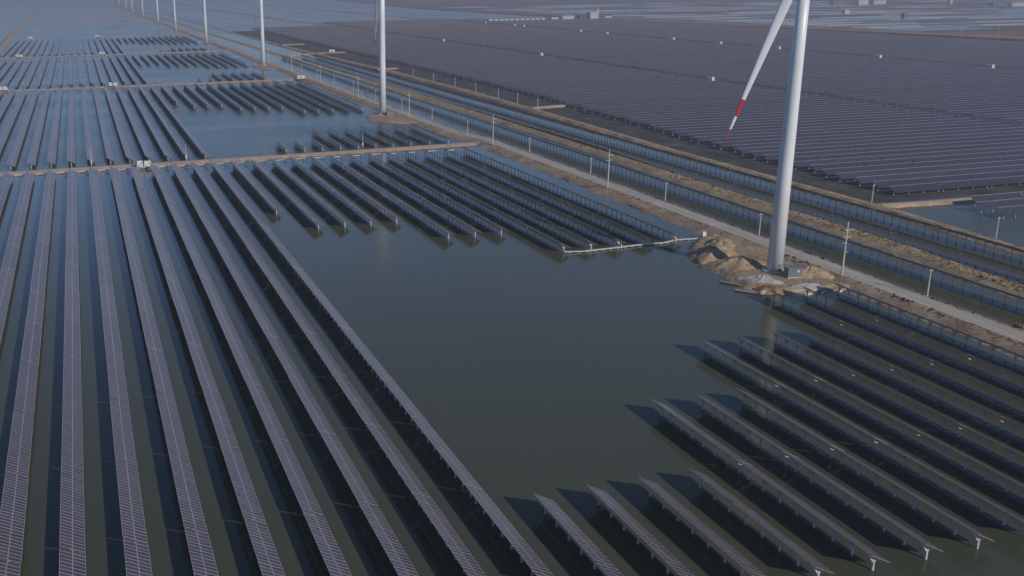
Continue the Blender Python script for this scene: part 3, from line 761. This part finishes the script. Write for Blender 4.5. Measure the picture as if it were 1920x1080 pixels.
for i, (x, y_) in enumerate(((1675, 60), (1801, 67), (1871, 72), (1180, 33))):
    c = ground(x, y_, 2.5); shortpole(c[0], c[1], 2.4, '%s thin pole on the reddish levee behind the field' % ['left', 'middle', 'right', 'far-off'][i], 'poles on the levee'); 
    bpy.data.objects[COL.objects[-3].name].scale = (1.4, 1.4, 2.6)
# thin marker poles at the first dyke
mb = MB(); mb.tube([(0, 0, -.3), (0, 0, 8)], [.12, .09], 8); mb.box((0, 0, 1.6), (.7, .5, 1.4)); MK = mb.mesh('camera_post', ['white'])
for x, y_, lab in ((172, 309, 'thin white camera post at the nearest dyke, left of the inverter station'), (350, 299, 'thin white camera post at the nearest dyke, right of the inverter station'), (682, 275, 'thin white camera post at the nearest dyke by the stub rows')):
    c = ground(x, y_, 1.0); tag(link('camera_post', MK, None, (c[0], c[1]+2.0, .6)), lab, 'post', 'camera posts on the nearest dyke')
mb = MB(); mb.box((0, 0, 1.4), (2.4, 2.4, 2.8)); mb.box((0, 0, 2.9), (2.8, 2.8, .2)); 
tag(link('brick_hut', mb.mesh('brick_hut', ['rust']), None, (228, 790, 1.2)), 'small brown hut beside the road behind the second turbine', 'hut')
# bush by the road at the right edge
tufts('road_bush', [(228.6+rnd.gauss(0, .5), 183.5+rnd.gauss(0, .6), 1.3+abs(rnd.gauss(0, .35))) for _ in range(60)], .5, 'grass', 'pale dry bush', 7)
bsh = bpy.data.objects['road_bush']; del bsh['kind']; tag(bsh, 'round dry bush on the road shoulder at the right picture edge', 'bush')

# ---------------------------------------------------------------- far buildings
def building(x, y_, w, d, h, label, rot=0, storeys=3, roof='offwhite', wall='offwhite', group=None, gable=False, name='building'):
    t = tag(link(name, None, loc=(x, y_, .4), rot=(0, 0, rot)), label, 'building', group)
    mb = MB(); mb.box((0, 0, h/2), (w, d, h)); link('wall', mb.mesh('wall', [wall]), t)
    mb = MB()
    if gable: mb.add([(-w/2-.5, -d/2-.5, h), (w/2+.5, -d/2-.5, h), (w/2+.5, d/2+.5, h), (-w/2-.5, d/2+.5, h), (-w/2-.5, 0, h+d*.25), (w/2+.5, 0, h+d*.25)], [(0, 1, 5, 4), (2, 3, 4, 5), (0, 4, 3), (1, 2, 5), (3, 2, 1, 0)])
    else: mb.box((0, 0, h+.4), (w+.8, d+.8, .8))
    link('roof', mb.mesh('roof', [roof]), t)
    k = max(2, int(w/4.5)); WM = MB(); WM.box((0, 0, 0), (1.9, .12, 1.6)); wm = WM.mesh('window', ['window'])
    for s in range(storeys):
        for i in range(k): link('window', wm, t, (-w/2+(i+.5)*w/k, -d/2-.04, (s+.55)*h/storeys))
    return t
sx = ground(1000, 37, 1)
building(1195, sx[1]-60, 22, 16, 17, 'tall white substation block with a chimney at the back of the field', 0, 4)
mb = MB(); mb.box((0, 0, 13), (3, 3, 26)); tag(link('chimney', mb.mesh('chimney', ['offwhite']), None, (1208, sx[1]-58, .3)), 'slim white stack beside the substation block', 'stack')
building(1165, sx[1]-62, 20, 14, 12, 'dark blue substation hall left of the white block', 0, 2, 'blue', 'blue')
building(1125, sx[1]-64, 30, 12, 10, 'white substation hall in the middle of the compound', 0, 2)
building(1090, sx[1]-66, 18, 10, 7, 'small white substation hall left in the compound', 0, 1)
building(1240, sx[1]-50, 18, 9, 6, 'low white shed at the right end of the substation', 0, 1)
for i in range(11):
    building(925+i*13.5, sx[1]-72+i*.6, 8.5, 8, 4.6, '%s small white transformer house from the left beside the substation' % ordw(i+1), 0, 1, 'white', 'white', 'transformer houses by the substation', True, 'transformer_house')
for i, (x, y_, w, h, lab) in enumerate(((1572, 9, 60, 11, 'dark works hall at the top edge left of the white factory'), (1615, 9, 42, 20, 'white factory block at the top edge right of the turbine'),
                                        (1646, 8, 55, 13, 'long white factory shed right of the white block'), (1905, 12, 55, 10, 'long white shed at the top right corner'),
                                        (1872, 11, 60, 8, 'low dark shed at the top right, left of the white one'), (1586, 26, 16, 9, 'lone pale pump house among the eastern ponds'),
                                        (1695, 33, 10, 9, 'small dark pump house among the eastern ponds'), (1781, 8, 10, 16, 'slim white house near the top right edge'))):
    c = ground(x, y_, 0); dk = 'dark' in lab
    building(c[0], c[1], w, 18 if w > 20 else 10, h, lab, 0, 2 if w > 20 else 1, 'grey_metal' if dk else 'offwhite', 'grey_metal' if dk else 'offwhite')

# ---------------------------------------------------------------- haze
mb = MB(); mb.box((0, 7000, 88), (33000, 19000, 178)); hz = link('haze', mb.mesh('haze', []))
m = bpy.data.materials.new('haze'); m.use_nodes = True; n, l = m.node_tree.nodes, m.node_tree.links
n.remove(n["Principled BSDF"]); v = n.new("ShaderNodeVolumePrincipled"); v.inputs["Color"].default_value = (.54, .54, .63, 1)
v.inputs["Density"].default_value = 2.0e-4; v.inputs["Anisotropy"].default_value = .1
l.new(v.outputs[0], n["Material Output"].inputs["Volume"]); hz.data.materials.append(m); hz['kind'] = 'stuff'; hz['label'] = 'thin bluish haze over the ponds'
